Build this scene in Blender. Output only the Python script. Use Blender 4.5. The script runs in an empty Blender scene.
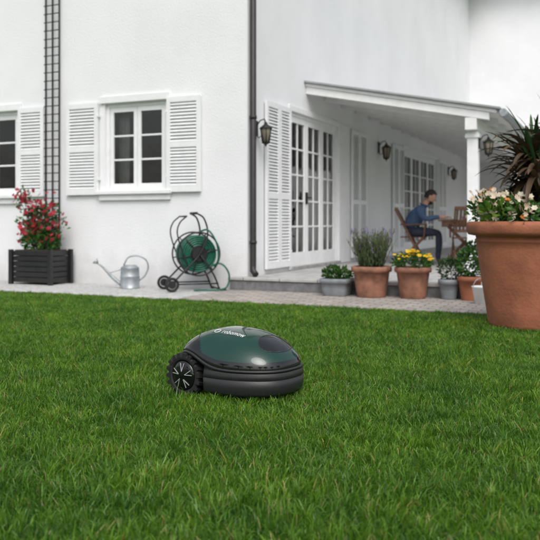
import bpy, bmesh, math, random
from mathutils import Vector, Matrix, noise
from mathutils.bvhtree import BVHTree
random.seed(7)
R=random.random
def U(a,b): return a+(b-a)*random.random()
F=780.0; HOR=222.0; CH=0.88
def W(px,D,z=0.0): return Vector(((px-270)/F*D, D, z))
B=math.radians(24.2)
C=Vector((-0.29,9.95,0))
HM=Matrix.Translation(C)@Matrix.Rotation(-B,4,'Z')
def L(x,y,z=0): return HM@Vector((x,y,z))
scene=bpy.context.scene

# ---------------- materials ----------------
def newmat(name):
    m=bpy.data.materials.new(name); m.use_nodes=True
    nt=m.node_tree; return m,nt,nt.nodes,nt.links,nt.nodes['Principled BSDF']
def simple(name,col,rough=0.5,metal=0,var=0.12,scale=8,bump=0.0,bscale=60,coat=0,spec=0.5,dirt=None):
    m,nt,N,K,p=newmat(name)
    tc=N.new('ShaderNodeTexCoord')
    n=N.new('ShaderNodeTexNoise'); n.inputs['Scale'].default_value=scale; n.inputs['Detail'].default_value=5
    K.new(tc.outputs['Object'],n.inputs['Vector'])
    r=N.new('ShaderNodeValToRGB')
    r.color_ramp.elements[0].position=0.3; r.color_ramp.elements[1].position=0.7
    r.color_ramp.elements[0].color=[c*(1-var) for c in col]+[1]
    r.color_ramp.elements[1].color=[min(1,c*(1+var)) for c in col]+[1]
    K.new(n.outputs['Fac'],r.inputs['Fac']); out=r.outputs['Color']
    K.new(out,p.inputs['Base Color'])
    p.inputs['Roughness'].default_value=rough; p.inputs['Metallic'].default_value=metal
    p.inputs['Coat Weight'].default_value=coat; p.inputs['Coat Roughness'].default_value=0.02
    p.inputs['Specular IOR Level'].default_value=spec
    if bump>0:
        n2=N.new('ShaderNodeTexNoise'); n2.inputs['Scale'].default_value=bscale; n2.inputs['Detail'].default_value=6
        K.new(tc.outputs['Object'],n2.inputs['Vector'])
        b=N.new('ShaderNodeBump'); b.inputs['Strength'].default_value=bump; b.inputs['Distance'].default_value=0.01
        K.new(n2.outputs['Fac'],b.inputs['Height']); K.new(b.outputs['Normal'],p.inputs['Normal'])
    return m
def leafmat(name,c1,c2,c3=None,trans=0.3,rough=0.5,patch=0):
    m,nt,N,K,p=newmat(name)
    a=N.new('ShaderNodeAttribute'); a.attribute_name='rnd'
    r=N.new('ShaderNodeValToRGB'); e=r.color_ramp.elements
    e[0].color=list(c1)+[1]; e[1].color=list(c2)+[1]
    if c3:
        e[1].position=0.9; x=e.new(0.97); x.color=list(c3)+[1]
    K.new(a.outputs['Fac'],r.inputs['Fac']); col=r.outputs['Color']
    if patch:
        g=N.new('ShaderNodeNewGeometry')
        n=N.new('ShaderNodeTexNoise'); n.inputs['Scale'].default_value=1.9; n.inputs['Detail'].default_value=6; n.inputs['Roughness'].default_value=0.75
        K.new(g.outputs['Position'],n.inputs['Vector'])
        r2=N.new('ShaderNodeValToRGB'); r2.color_ramp.elements[0].position=0.33; r2.color_ramp.elements[1].position=0.67
        r2.color_ramp.elements[0].color=(0.48,0.62,0.75,1); r2.color_ramp.elements[1].color=(1.40,1.20,1.0,1)
        K.new(n.outputs['Fac'],r2.inputs['Fac'])
        mx=N.new('ShaderNodeMix'); mx.data_type='RGBA'; mx.blend_type='MULTIPLY'; mx.inputs[0].default_value=1
        K.new(col,mx.inputs[6]); K.new(r2.outputs['Color'],mx.inputs[7]); col=mx.outputs[2]
    K.new(col,p.inputs['Base Color']); p.inputs['Roughness'].default_value=rough
    p.inputs['Specular IOR Level'].default_value=0.35
    t=N.new('ShaderNodeBsdfTranslucent'); K.new(col,t.inputs['Color'])
    ms=N.new('ShaderNodeMixShader'); ms.inputs[0].default_value=trans
    K.new(p.outputs[0],ms.inputs[1]); K.new(t.outputs[0],ms.inputs[2])
    K.new(ms.outputs[0],N['Material Output'].inputs['Surface'])
    return m
def stucco():
    m,nt,N,K,p=newmat('white_stucco')
    tc=N.new('ShaderNodeTexCoord')
    n=N.new('ShaderNodeTexNoise'); n.inputs['Scale'].default_value=0.8; n.inputs['Detail'].default_value=8; n.inputs['Roughness'].default_value=0.65
    K.new(tc.outputs['Object'],n.inputs['Vector'])
    r=N.new('ShaderNodeValToRGB'); e=r.color_ramp.elements
    e[0].position=0.3; e[0].color=(0.74,0.745,0.765,1); e[1].position=0.65; e[1].color=(0.81,0.815,0.835,1)
    K.new(n.outputs['Fac'],r.inputs['Fac'])
    s=N.new('ShaderNodeSeparateXYZ'); K.new(tc.outputs['Object'],s.inputs[0])
    n3=N.new('ShaderNodeTexNoise'); n3.inputs['Scale'].default_value=5; n3.inputs['Detail'].default_value=6
    K.new(tc.outputs['Object'],n3.inputs['Vector'])
    ad=N.new('ShaderNodeMath'); ad.operation='MULTIPLY_ADD'; K.new(n3.outputs['Fac'],ad.inputs[0]); ad.inputs[1].default_value=-0.5; K.new(s.outputs['Z'],ad.inputs[2])
    mr=N.new('ShaderNodeMapRange'); mr.inputs[1].default_value=-0.25; mr.inputs[2].default_value=0.25; mr.inputs[3].default_value=0.5; mr.inputs[4].default_value=0
    K.new(ad.outputs[0],mr.inputs[0])
    mx=N.new('ShaderNodeMix'); mx.data_type='RGBA'; K.new(mr.outputs[0],mx.inputs[0]); K.new(r.outputs['Color'],mx.inputs[6]); mx.inputs[7].default_value=(0.40,0.39,0.36,1)
    K.new(mx.outputs[2],p.inputs['Base Color']); p.inputs['Roughness'].default_value=0.9
    n2=N.new('ShaderNodeTexNoise'); n2.inputs['Scale'].default_value=45; n2.inputs['Detail'].default_value=6
    K.new(tc.outputs['Object'],n2.inputs['Vector'])
    b=N.new('ShaderNodeBump'); b.inputs['Strength'].default_value=0.35; b.inputs['Distance'].default_value=0.012
    K.new(n2.outputs['Fac'],b.inputs['Height']); K.new(b.outputs['Normal'],p.inputs['Normal'])
    return m
def bricky(name,c1,c2,mort,bw,bh,ms=0.006,off=0.5,rough=0.85):
    m,nt,N,K,p=newmat(name)
    tc=N.new('ShaderNodeTexCoord'); bt=N.new('ShaderNodeTexBrick')
    K.new(tc.outputs['Object'],bt.inputs['Vector'])
    bt.inputs['Scale'].default_value=1; bt.inputs['Brick Width'].default_value=bw; bt.inputs['Row Height'].default_value=bh
    bt.inputs['Mortar Size'].default_value=ms; bt.inputs['Mortar Smooth'].default_value=0.3; bt.offset=off
    bt.inputs['Color1'].default_value=(*c1,1); bt.inputs['Color2'].default_value=(*c2,1); bt.inputs['Mortar'].default_value=(*mort,1)
    n=N.new('ShaderNodeTexNoise'); n.inputs['Scale'].default_value=9; n.inputs['Detail'].default_value=8
    K.new(tc.outputs['Object'],n.inputs['Vector'])
    mr=N.new('ShaderNodeMapRange'); mr.inputs[3].default_value=0.65; mr.inputs[4].default_value=1.3; K.new(n.outputs['Fac'],mr.inputs[0])
    mx=N.new('ShaderNodeMix'); mx.data_type='RGBA'; mx.blend_type='MULTIPLY'; mx.inputs[0].default_value=1
    K.new(bt.outputs['Color'],mx.inputs[6]); K.new(mr.outputs[0],mx.inputs[7]); K.new(mx.outputs[2],p.inputs['Base Color'])
    p.inputs['Roughness'].default_value=rough
    b=N.new('ShaderNodeBump'); b.inputs['Strength'].default_value=0.6; b.inputs['Distance'].default_value=0.006; b.invert=True
    K.new(bt.outputs['Fac'],b.inputs['Height']); K.new(b.outputs['Normal'],p.inputs['Normal'])
    return m
def gravelmat():
    m,nt,N,K,p=newmat('pale_gravel')
    tc=N.new('ShaderNodeTexCoord'); v=N.new('ShaderNodeTexVoronoi'); v.inputs['Scale'].default_value=38
    K.new(tc.outputs['Object'],v.inputs['Vector'])
    r=N.new('ShaderNodeValToRGB'); r.color_ramp.elements[0].color=(0.34,0.34,0.33,1); r.color_ramp.elements[1].color=(0.62,0.62,0.61,1)
    K.new(v.outputs['Color'],r.inputs['Fac']); K.new(r.outputs['Color'],p.inputs['Base Color']); p.inputs['Roughness'].default_value=0.9
    b=N.new('ShaderNodeBump'); b.inputs['Strength'].default_value=1; b.inputs['Distance'].default_value=0.015; b.invert=True
    K.new(v.outputs['Distance'],b.inputs['Height']); K.new(b.outputs['Normal'],p.inputs['Normal'])
    return m
def glassmat():
    m,nt,N,K,p=newmat('window_glass')
    N.remove(p)
    f=N.new('ShaderNodeFresnel'); f.inputs['IOR'].default_value=1.8
    t=N.new('ShaderNodeBsdfTransparent'); t.inputs['Color'].default_value=(0.86,0.9,0.88,1)
    g=N.new('ShaderNodeBsdfGlossy'); g.inputs['Roughness'].default_value=0.02
    tc=N.new('ShaderNodeTexCoord'); n=N.new('ShaderNodeTexNoise'); n.inputs['Scale'].default_value=2.5
    K.new(tc.outputs['Object'],n.inputs['Vector'])
    b=N.new('ShaderNodeBump'); b.inputs['Strength'].default_value=0.25; b.inputs['Distance'].default_value=0.02
    K.new(n.outputs['Fac'],b.inputs['Height']); K.new(b.outputs['Normal'],g.inputs['Normal'])
    s=N.new('ShaderNodeMixShader'); K.new(f.outputs[0],s.inputs[0]); K.new(t.outputs[0],s.inputs[1]); K.new(g.outputs[0],s.inputs[2])
    K.new(s.outputs[0],N['Material Output'].inputs['Surface'])
    return m
M_ST=stucco()
M_WH=simple('white_paint',(0.79,0.80,0.81),0.45,var=0.04)
M_CEIL=simple('white_soffit',(0.80,0.80,0.80),0.6,var=0.05)
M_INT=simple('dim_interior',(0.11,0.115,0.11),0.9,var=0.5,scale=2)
M_CUR=simple('curtain_fabric',(0.6,0.6,0.58),0.9,var=0.1)
M_GL=glassmat()
M_BK=simple('black_metal',(0.012,0.012,0.013),0.45,var=0.3)
M_PIPE=simple('downpipe_metal',(0.022,0.018,0.018),0.5,var=0.3)
M_LAMP=simple('frosted_lamp_glass',(0.30,0.26,0.20),0.2,var=0.1)
M_BRONZE=simple('lantern_bronze',(0.035,0.02,0.012),0.45,var=0.3)
M_TERR=bricky('terrace_stone',(0.44,0.43,0.42),(0.36,0.355,0.35),(0.2,0.2,0.19),0.5,0.5,0.008)
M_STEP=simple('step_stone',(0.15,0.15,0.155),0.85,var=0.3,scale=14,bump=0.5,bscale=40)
M_NOSE=simple('step_nosing',(0.30,0.295,0.29),0.8,var=0.2,scale=10,bump=0.3)
M_PAVE=bricky('clay_pavers',(0.46,0.41,0.37),(0.32,0.29,0.265),(0.15,0.135,0.11),0.2,0.1,0.008)
M_GRAV=gravelmat()
M_KERB=simple('kerb_concrete',(0.48,0.47,0.45),0.9,var=0.25,scale=12,bump=0.4)
M_ROOF=bricky('roof_tiles',(0.22,0.08,0.05),(0.16,0.06,0.04),(0.04,0.02,0.02),0.25,0.3,0.02)
M_ZINC=simple('zinc_sheet',(0.34,0.35,0.36),0.5,metal=0.4,var=0.15,scale=3)
M_TC=simple('terracotta',(0.33,0.115,0.06),0.8,var=0.34,scale=4,bump=0.4,bscale=50)
M_TC2=simple('weathered_terracotta',(0.27,0.125,0.08),0.85,var=0.4,scale=9,bump=0.4,bscale=50)
M_GREY=simple('grey_glazed_clay',(0.20,0.22,0.235),0.55,var=0.2,scale=9,bump=0.2)
M_SOIL=simple('potting_soil',(0.035,0.024,0.017),1,var=0.5,scale=30,bump=1,bscale=60)
M_GALV=simple('galvanised_steel',(0.36,0.39,0.41),0.5,metal=0.55,var=0.2,scale=16)
M_HOSE=simple('green_hose',(0.006,0.10,0.06),0.35,var=0.2,scale=20)
M_RUB=simple('black_rubber',(0.012,0.012,0.012),0.7,var=0.3,scale=30)
M_WOOD=simple('oiled_wood',(0.12,0.055,0.028),0.5,var=0.35,scale=12)
M_HOOD=simple('green_metallic_paint',(0.0008,0.034,0.022),0.35,metal=0,var=0.1,scale=200,coat=1,spec=0.15)
M_MBLK=simple('gloss_black_plastic',(0.005,0.006,0.006),0.06,var=0.1,coat=0.3)
M_MGR=simple('charcoal_plastic',(0.022,0.022,0.024),0.40,var=0.12,scale=90,bump=0.12,bscale=400)
M_SIL=simple('silver_plastic',(0.55,0.56,0.58),0.35,metal=0.4,var=0.05)
M_LET=simple('white_lettering',(0.75,0.76,0.76),0.4,var=0.02)
M_SKIN=simple('skin',(0.50,0.28,0.19),0.55,var=0.1,scale=20)
M_SHIRT=simple('blue_shirt',(0.055,0.10,0.19),0.85,var=0.2,scale=16,bump=0.5,bscale=18)
M_JEAN=simple('dark_jeans',(0.02,0.026,0.045),0.85,var=0.3,scale=18,bump=0.4,bscale=20)
M_HAIR=simple('dark_hair',(0.018,0.011,0.008),0.6,var=0.4,scale=60,bump=0.8,bscale=90)
M_SHOE=simple('brown_shoe',(0.06,0.03,0.02),0.5)
M_PAPER=simple('paper',(0.7,0.7,0.68),0.7,var=0.1,scale=30)
M_STEM=simple('plant_stem',(0.07,0.06,0.03),0.8,var=0.3)
M_TRUNK=simple('fibrous_trunk',(0.05,0.03,0.02),0.95,var=0.5,scale=20,bump=1,bscale=30)
G_LAWN=leafmat('grass_blades',(0.040,0.125,0.010),(0.165,0.345,0.032),(0.33,0.32,0.11),0.35,0.38,patch=1)
G_MID=leafmat('green_leaves',(0.02,0.07,0.012),(0.08,0.19,0.035),None,0.25)
G_DK=leafmat('dark_green_leaves',(0.012,0.035,0.012),(0.04,0.10,0.025),None,0.2)
G_LAV=leafmat('lavender_leaves',(0.05,0.09,0.04),(0.13,0.19,0.08),None,0.2)
G_LIME=leafmat('lime_leaves',(0.06,0.15,0.015),(0.16,0.28,0.035),None,0.35)
G_BRN=leafmat('bronze_leaves',(0.026,0.022,0.014),(0.13,0.08,0.045),None,0.15)
P_RED=leafmat('red_petals',(0.22,0.006,0.02),(0.48,0.02,0.05),None,0.25)
P_YEL=leafmat('yellow_petals',(0.65,0.38,0.01),(0.80,0.55,0.03),None,0.25)
P_CRM=leafmat('cream_petals',(0.70,0.50,0.38),(0.80,0.76,0.60),None,0.3)
P_ORG=leafmat('orange_petals',(0.65,0.16,0.03),(0.75,0.33,0.08),None,0.3)
P_PUR=leafmat('lavender_flowers',(0.12,0.09,0.20),(0.26,0.22,0.36),None,0.2)

# ---------------- mesh builder ----------------
class MB:
    def __init__(s): s.v=[];s.f=[];s.m=[];s.sm=[];s.r=[];s.mats=[];s.M=Matrix.Identity(4)
    def mi(s,m):
        if m not in s.mats: s.mats.append(m)
        return s.mats.index(m)
    def add(s,vs,fs,mat,smooth=False,rnd=None):
        o=len(s.v); M=s.M
        s.v+= [M@Vector(q) for q in vs]; k=s.mi(mat)
        if rnd is None: rnd=0.5
        for f in fs:
            s.f.append([o+i for i in f]); s.m.append(k); s.sm.append(smooth); s.r.append(rnd)
    def box(s,a,b,mat,rot=None):
        x0,x1=sorted((a[0],b[0]));y0,y1=sorted((a[1],b[1]));z0,z1=sorted((a[2],b[2]))
        vs=[(x,y,z) for z in (z0,z1) for y in (y0,y1) for x in (x0,x1)]
        if rot is not None:
            c=Vector(((x0+x1)/2,(y0+y1)/2,(z0+z1)/2)); vs=[c+rot@(Vector(q)-c) for q in vs]
        s.add(vs,[(0,2,3,1),(4,5,7,6),(0,1,5,4),(2,6,7,3),(0,4,6,2),(1,3,7,5)],mat)
    def bar(s,p0,p1,w,h,mat,up=(0,0,1)):
        p0=Vector(p0);p1=Vector(p1);d=(p1-p0).normalized();u=Vector(up)
        if abs(d.dot(u))>0.97:u=Vector((1,0,0))
        a=d.cross(u).normalized();b=a.cross(d)
        vs=[]
        for p in (p0,p1):
            for (i,j) in ((-1,-1),(1,-1),(1,1),(-1,1)): vs.append(p+a*i*w/2+b*j*h/2)
        s.add(vs,[(0,1,2,3),(7,6,5,4),(0,4,5,1),(1,5,6,2),(2,6,7,3),(3,7,4,0)],mat)
    def tube(s,pts,r,mat,n=8,closed=False):
        pts=[Vector(p) for p in pts]; N=len(pts); rs=r if isinstance(r,(list,tuple)) else [r]*N
        vs=[];up=None
        for i,p in enumerate(pts):
            if closed: d=pts[(i+1)%N]-pts[i-1]
            else: d=pts[min(i+1,N-1)]-pts[max(i-1,0)]
            d.normalize()
            if up is None:
                up=Vector((0,0,1)) if abs(d.z)<0.9 else Vector((1,0,0))
            a=d.cross(up)
            if a.length<1e-4: a=d.cross(Vector((1,0.3,0)))
            a.normalize(); b=a.cross(d); up=b
            for k in range(n):
                t=2*math.pi*k/n; vs.append(p+(a*math.cos(t)+b*math.sin(t))*rs[i])
        fs=[]
        for i in range(N if closed else N-1):
            j=(i+1)%N
            for k in range(n): fs.append((i*n+k,i*n+(k+1)%n,j*n+(k+1)%n,j*n+k))
        s.add(vs,fs,mat,True)
        if not closed:
            o=len(s.v)-len(vs)
            s.f.append([o+k for k in range(n)][::-1]);s.f.append([o+(N-1)*n+k for k in range(n)])
            for _ in (0,1): s.m.append(s.mi(mat));s.sm.append(False);s.r.append(0.5)
    def cyl(s,p0,p1,r0,r1,mat,n=16): s.tube([p0,p1],[r0,r1],mat,n)
    def lathe(s,prof,mat,n=40,c=(0,0,0),sq=0,jit=0):
        vs=[];c=Vector(c)
        for (r,z) in prof:
            for k in range(n):
                t=2*math.pi*k/n; x,y=math.cos(t),math.sin(t)
                if sq:
                    e=2/sq; x=math.copysign(abs(x)**e,x); y=math.copysign(abs(y)**e,y)
                vs.append(c+Vector((r*x,r*y,z)))
        fs=[]
        for i in range(len(prof)-1):
            for k in range(n): fs.append((i*n+k,i*n+(k+1)%n,(i+1)*n+(k+1)%n,(i+1)*n+k))
        s.add(vs,fs,mat,True)
    def ball(s,c,r,mat,n=12,m=8,fn=None):
        c=Vector(c);r=Vector(r) if hasattr(r,'__len__') else Vector((r,r,r));vs=[]
        for i in range(m+1):
            p=math.pi*i/m
            for k in range(n):
                t=2*math.pi*k/n
                d=Vector((math.sin(p)*math.cos(t),math.sin(p)*math.sin(t),math.cos(p)))
                q=Vector((d.x*r.x,d.y*r.y,d.z*r.z))
                if fn:q=fn(d,q)
                vs.append(c+q)
        fs=[(i*n+k,(i+1)*n+k,(i+1)*n+(k+1)%n,i*n+(k+1)%n) for i in range(m) for k in range(n)]
        s.add(vs,fs,mat,True)
    def leaf(s,p,d,l,w,mat,fold=0.25,rnd=None):
        p=Vector(p);d=Vector(d).normalized()
        a=d.cross(Vector((U(-1,1),U(-1,1),U(-1,1))))
        if a.length<1e-3:a=d.cross(Vector((0,0.3,1)))
        a.normalize();n=a.cross(d)
        s.add([p,p+d*l*0.5+a*w/2+n*w*fold,p+d*l,p+d*l*0.5-a*w/2+n*w*fold],[(0,1,2),(0,2,3)],mat,False,R() if rnd is None else rnd)
    def strap(s,p,d,l,w,droop,mat,seg=6):
        p=Vector(p);d=Vector(d).normalized();h=Vector((d.x,d.y,0))
        side=Vector((-d.y,d.x,0))
        if side.length<1e-3: side=Vector((1,0,0))
        side.normalize(); vs=[];q=p.copy();dd=d.copy()
        for i in range(seg+1):
            t=i/seg;ww=w*(0.35+0.65*math.sin(math.pi*min(1,0.25+t*0.75)))/2 if i<seg else 0.001
            vs+= [q-side*ww+Vector((0,0,ww*0.4)),q.copy(),q+side*ww+Vector((0,0,ww*0.4))]
            q=q+dd*l/seg; dd=(dd+Vector((0,0,-droop/seg*(0.4+1.4*t)))).normalized()
        fs=[]
        for i in range(seg):
            for k in (0,1): fs.append((i*3+k,i*3+k+1,i*3+k+4,i*3+k+3))
        s.add(vs,fs,mat,False,R())
    def clump(s,c,r,n,l,w,mat,up=0.3,shell=0.4):
        c=Vector(c)
        rr=Vector(r) if hasattr(r,'__len__') else Vector((r,r,r))
        for _ in range(n):
            while True:
                d=Vector((U(-1,1),U(-1,1),U(-1,1)))
                if 0.02<d.length<=1:break
            d=d.normalized()*(shell+(1-shell)*d.length)
            p=c+Vector((d.x*rr.x,d.y*rr.y,d.z*rr.z))
            dd=(d+Vector((U(-.8,.8),U(-.8,.8),U(-.5,.8)+up)))
            s.leaf(p,dd,l*U(.6,1.2),w*U(.7,1.2),mat)
    def flower(s,p,r,mat,n=5,nd=None):
        p=Vector(p);nd=Vector(nd or (U(-.6,.6),U(-1,0.1),U(0,.9))).normalized()
        a=nd.cross(Vector((0.1,0.2,1))).normalized();b=nd.cross(a);rv=R()
        for k in range(n):
            t=2*math.pi*k/n; d=a*math.cos(t)+b*math.sin(t); e=a*-math.sin(t)+b*math.cos(t)
            s.add([p,p+d*r*.6+e*r*.42+nd*r*.15,p+d*r+nd*r*.3,p+d*r*.6-e*r*.42+nd*r*.15],[(0,1,2,3)],mat,False,min(1,max(0,rv+U(-.2,.2))))
    def mesh(s,name):
        me=bpy.data.meshes.new(name); me.from_pydata([tuple(q) for q in s.v],[],s.f)
        for m in s.mats: me.materials.append(m)
        me.polygons.foreach_set('material_index',s.m); me.polygons.foreach_set('use_smooth',s.sm)
        at=me.attributes.new('rnd','FLOAT','FACE'); at.data.foreach_set('value',s.r)
        me.update(); return me
    def build(s,name,parent=None,mat=None,bevel=0):
        me=s.mesh(name); ob=bpy.data.objects.new(name,me); scene.collection.objects.link(ob)
        if parent: ob.parent=parent
        if mat is not None: ob.matrix_world=mat
        if bevel:
            md=ob.modifiers.new('b','BEVEL'); md.width=bevel; md.segments=1; md.limit_method='ANGLE'; md.angle_limit=math.radians(50)
        return ob
def empty(name,M):
    e=bpy.data.objects.new(name,None); scene.collection.objects.link(e); e.matrix_world=M; e.empty_display_size=0.1; return e
def T(v,rz=0,sc=1): return Matrix.Translation(Vector(v))@Matrix.Rotation(rz,4,'Z')@Matrix.Scale(sc,4)

# ---------------- house ----------------
house=empty('white_house',HM)
mapA=lambda u,z,d:(u,d,z)
mapB=lambda u,z,d:(-d,u,z)
mapE=lambda u,z,d:(u,16+d,z)
def mbox(mb,mp,u0,u1,z0,z1,d0,d1,mat): mb.box(mp(u0,z0,d0),mp(u1,z1,d1),mat)
ZT=8.1
def wall(mb,mp,u0,u1,z0,z1,ops,dep=0.14):
    us=sorted({u0,u1}|{o[0] for o in ops}|{o[1] for o in ops}); zs=sorted({z0,z1}|{o[2] for o in ops}|{o[3] for o in ops})
    for i in range(len(us)-1):
        for j in range(len(zs)-1):
            cu=(us[i]+us[i+1])/2;cz=(zs[j]+zs[j+1])/2
            if any(o[0]<cu<o[1] and o[2]<cz<o[3] for o in ops): continue
            mb.add([mp(us[i],zs[j],0),mp(us[i+1],zs[j],0),mp(us[i+1],zs[j+1],0),mp(us[i],zs[j+1],0)],[(0,1,2,3)],M_ST)
    for (a,b,c,d) in ops:
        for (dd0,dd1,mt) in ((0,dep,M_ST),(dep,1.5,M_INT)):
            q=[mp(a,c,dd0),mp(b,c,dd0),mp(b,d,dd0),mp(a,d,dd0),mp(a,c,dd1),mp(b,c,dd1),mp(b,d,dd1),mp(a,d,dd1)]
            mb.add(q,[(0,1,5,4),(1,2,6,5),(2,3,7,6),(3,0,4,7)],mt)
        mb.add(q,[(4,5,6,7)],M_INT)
ZS=0.18
winA=[(-2.2,-1.2,1.31,2.52),(-4.75,-3.74,1.28,2.52),(-8.2,-7.1,1.28,2.52)]
upA=[(-2.2,-1.2,4.75,5.95),(-4.75,-3.74,4.75,5.95),(-8.2,-7.1,4.75,5.95)]
doorB=[(1.42,3.50,ZS,2.48),(7.85,11.2,ZS,2.48)]
winE=[(3.3,4.3,1.3,2.5),(6.2,7.2,1.3,2.5)]
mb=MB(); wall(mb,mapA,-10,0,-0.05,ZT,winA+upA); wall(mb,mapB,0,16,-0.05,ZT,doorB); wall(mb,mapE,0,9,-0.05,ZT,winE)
mb.add([(-10,0,-.05),(-10,24,-.05),(-10,24,ZT),(-10,0,ZT)],[(0,1,2,3)],M_ST)
mb.add([(9,16,-.05),(9,24,-.05),(9,24,ZT),(9,16,ZT)],[(0,1,2,3)],M_ST)
mb.add([(-10,24,-.05),(9,24,-.05),(9,24,ZT),(-10,24,ZT)],[(0,1,2,3)],M_ST)
mb.build('walls',house)
def winframe(mb,mp,a,b,c,d,leaves,cols,rows,bot=0.07,top=0.07,st=0.055,curt=0,d0=0.05):
    fr=0.05
    mbox(mb,mp,a,a+fr,c,d,d0-.012,d0+.07,M_WH); mbox(mb,mp,b-fr,b,c,d,d0-.012,d0+.07,M_WH)
    mbox(mb,mp,a+fr,b-fr,d-fr,d,d0-.012,d0+.07,M_WH); mbox(mb,mp,a+fr,b-fr,c,c+fr*.6,d0-.012,d0+.07,M_WH)
    A=a+fr;Bb=b-fr;w=(Bb-A)/leaves;z0=c+fr*.6;z1=d-fr
    for i in range(leaves):
        l=A+i*w+.003;r=A+(i+1)*w-.003
        mbox(mb,mp,l,l+st,z0,z1,d0,d0+.05,M_WH);mbox(mb,mp,r-st,r,z0,z1,d0,d0+.05,M_WH)
        mbox(mb,mp,l+st,r-st,z0,z0+bot,d0,d0+.05,M_WH);mbox(mb,mp,l+st,r-st,z1-top,z1,d0,d0+.05,M_WH)
        gl,gr,gb,gt=l+st,r-st,z0+bot,z1-top
        for k in range(1,cols):
            x=gl+(gr-gl)*k/cols; mbox(mb,mp,x-.012,x+.012,gb,gt,d0+.008,d0+.042,M_WH)
        for k in range(1,rows):
            z=gb+(gt-gb)*k/rows; mbox(mb,mp,gl,gr,z-.0125,z+.0125,d0+.0105,d0+.0395,M_WH)
        mb.add([mp(gl,gb,d0+.025),mp(gr,gb,d0+.025),mp(gr,gt,d0+.025),mp(gl,gt,d0+.025)],[(0,1,2,3)],M_GL)
def curtain(mb,mp,a,b,c,d,dep):
    n=40;vs=[]
    for i in range(n+1):
        u=a+(b-a)*i/n; dd=dep+.03*math.sin(i*1.7)+.01*math.sin(i*4.1)
        vs+= [mp(u,c,dd),mp(u,d,dd)]
    mb.add(vs,[(2*i,2*i+2,2*i+3,2*i+1) for i in range(n)],M_CUR,True)
mb=MB()
for i,o in enumerate(winA): winframe(mb,mapA,*o,2,1,3)
for o in upA: winframe(mb,mapA,*o,2,1,3)
for o in winE: winframe(mb,mapE,*o,2,1,3)
curtain(mb,mapA,-2.17,-1.98,1.33,2.5,.3);curtain(mb,mapA,-1.38,-1.23,1.33,2.5,.3)
curtain(mb,mapA,-3.98,-3.77,1.33,2.5,.3)
for o in upA: curtain(mb,mapA,o[0]+.02,o[1]-.02,o[2]+.02,o[3]-.02,.3)
mb.build('windows',house,bevel=0.003)
mb=MB()
winframe(mb,mapB,*doorB[0],3,2,5,bot=.22,top=.09,st=.075,d0=.03)
winframe(mb,mapB,*doorB[1],4,2,5,bot=.22,top=.09,st=.075,d0=.03)
curtain(mb,mapB,1.45,1.75,ZS+.03,2.46,.35);curtain(mb,mapB,2.75,3.47,ZS+.03,2.46,.3)
curtain(mb,mapB,7.9,8.7,ZS+.03,2.46,.35);curtain(mb,mapB,10.3,11.1,ZS+.03,2.46,.35)
mbox(mb,mapB,2.08,2.10,1.15,1.33,-.01,.03,M_BK);mbox(mb,mapB,2.08,2.20,1.24,1.26,-.03,-.011,M_BK)
mbox(mb,mapB,1.40,3.52,ZS+.002,ZS+.05,-.05,.03,M_NOSE);mbox(mb,mapB,7.8,11.25,ZS+.002,ZS+.05,-.05,.03,M_NOSE)
mb.build('french_doors',house,bevel=0.003)
mb=MB()
for (a,b,c,d) in winA+upA:
    mbox(mb,mapA,a-.10,b+.10,c-.05,c-.002,-.09,.04,M_WH)
    mbox(mb,mapA,a-.07,b+.07,c-.13,c-.052,-.045,.0,M_WH)
    mbox(mb,mapA,a-.07,b+.07,d+.002,d+.10,-.035,.0,M_WH)
for (a,b,c,d) in winE: mbox(mb,mapE,a-.10,b+.10,c-.05,c-.002,-.09,.04,M_WH)
for (a,b,c,d) in doorB:
    mbox(mb,mapB,a-.085,a-.002,ZS+.01,d+.09,-.025,.0,M_WH);mbox(mb,mapB,b+.002,b+.085,ZS+.01,d+.09,-.025,.0,M_WH);mbox(mb,mapB,a-.002,b+.002,d+.002,d+.088,-.025,.0,M_WH)
mbox(mb,mapB,3.6,4.1,ZS+.01,2.55,-.018,.0,M_WH)
mb.build('trim_and_sills',house,bevel=0.004)
def shutter(mb,mp,a,b,c,d,sgn=1):
    d0,d1=-.055,-.018; s=.055
    mbox(mb,mp,a,a+s,c,d,d0,d1,M_WH);mbox(mb,mp,b-s,b,c,d,d0,d1,M_WH)
    zr=[c,(c+d)/2-.04 if d-c<1.6 else c+(d-c)*.42,d]
    mbox(mb,mp,a+s,b-s,c,c+.08,d0,d1,M_WH);mbox(mb,mp,a+s,b-s,d-.07,d,d0,d1,M_WH);mbox(mb,mp,a+s,b-s,zr[1],zr[1]+.07,d0,d1,M_WH)
    for (z0,z1) in ((c+.08,zr[1]),(zr[1]+.07,d-.07)):
        n=int((z1-z0)/.042)
        for k in range(n):
            z=z0+(z1-z0)*(k+.5)/n
            q=[]
            for u in (a+s,b-s):
                for (dz,dd) in ((-.020,-.050),(-.014,-.052),(.020,-.024),(.014,-.022)): q.append(mp(u,z+dz,dd))
            mb.add(q,[(0,1,2,3),(7,6,5,4),(0,4,5,1),(1,5,6,2),(2,6,7,3),(3,7,4,0)],M_WH)
    for z in (c+.2,d-.2): mbox(mb,mp,a-.02 if sgn<0 else b-.01,a+.01 if sgn<0 else b+.02,z,z+.03,-.06,-.01,M_WH)
mb=MB()
shutter(mb,mapA,-1.17,-.66,1.28,2.54,-1);shutter(mb,mapA,-2.83,-2.29,1.26,2.54,1)
shutter(mb,mapA,-3.71,-3.24,1.25,2.54,-1);shutter(mb,mapA,-5.3,-4.8,1.25,2.54,1)
shutter(mb,mapA,-7.06,-6.55,1.25,2.54,-1);shutter(mb,mapA,-8.75,-8.25,1.25,2.54,1)
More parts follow.
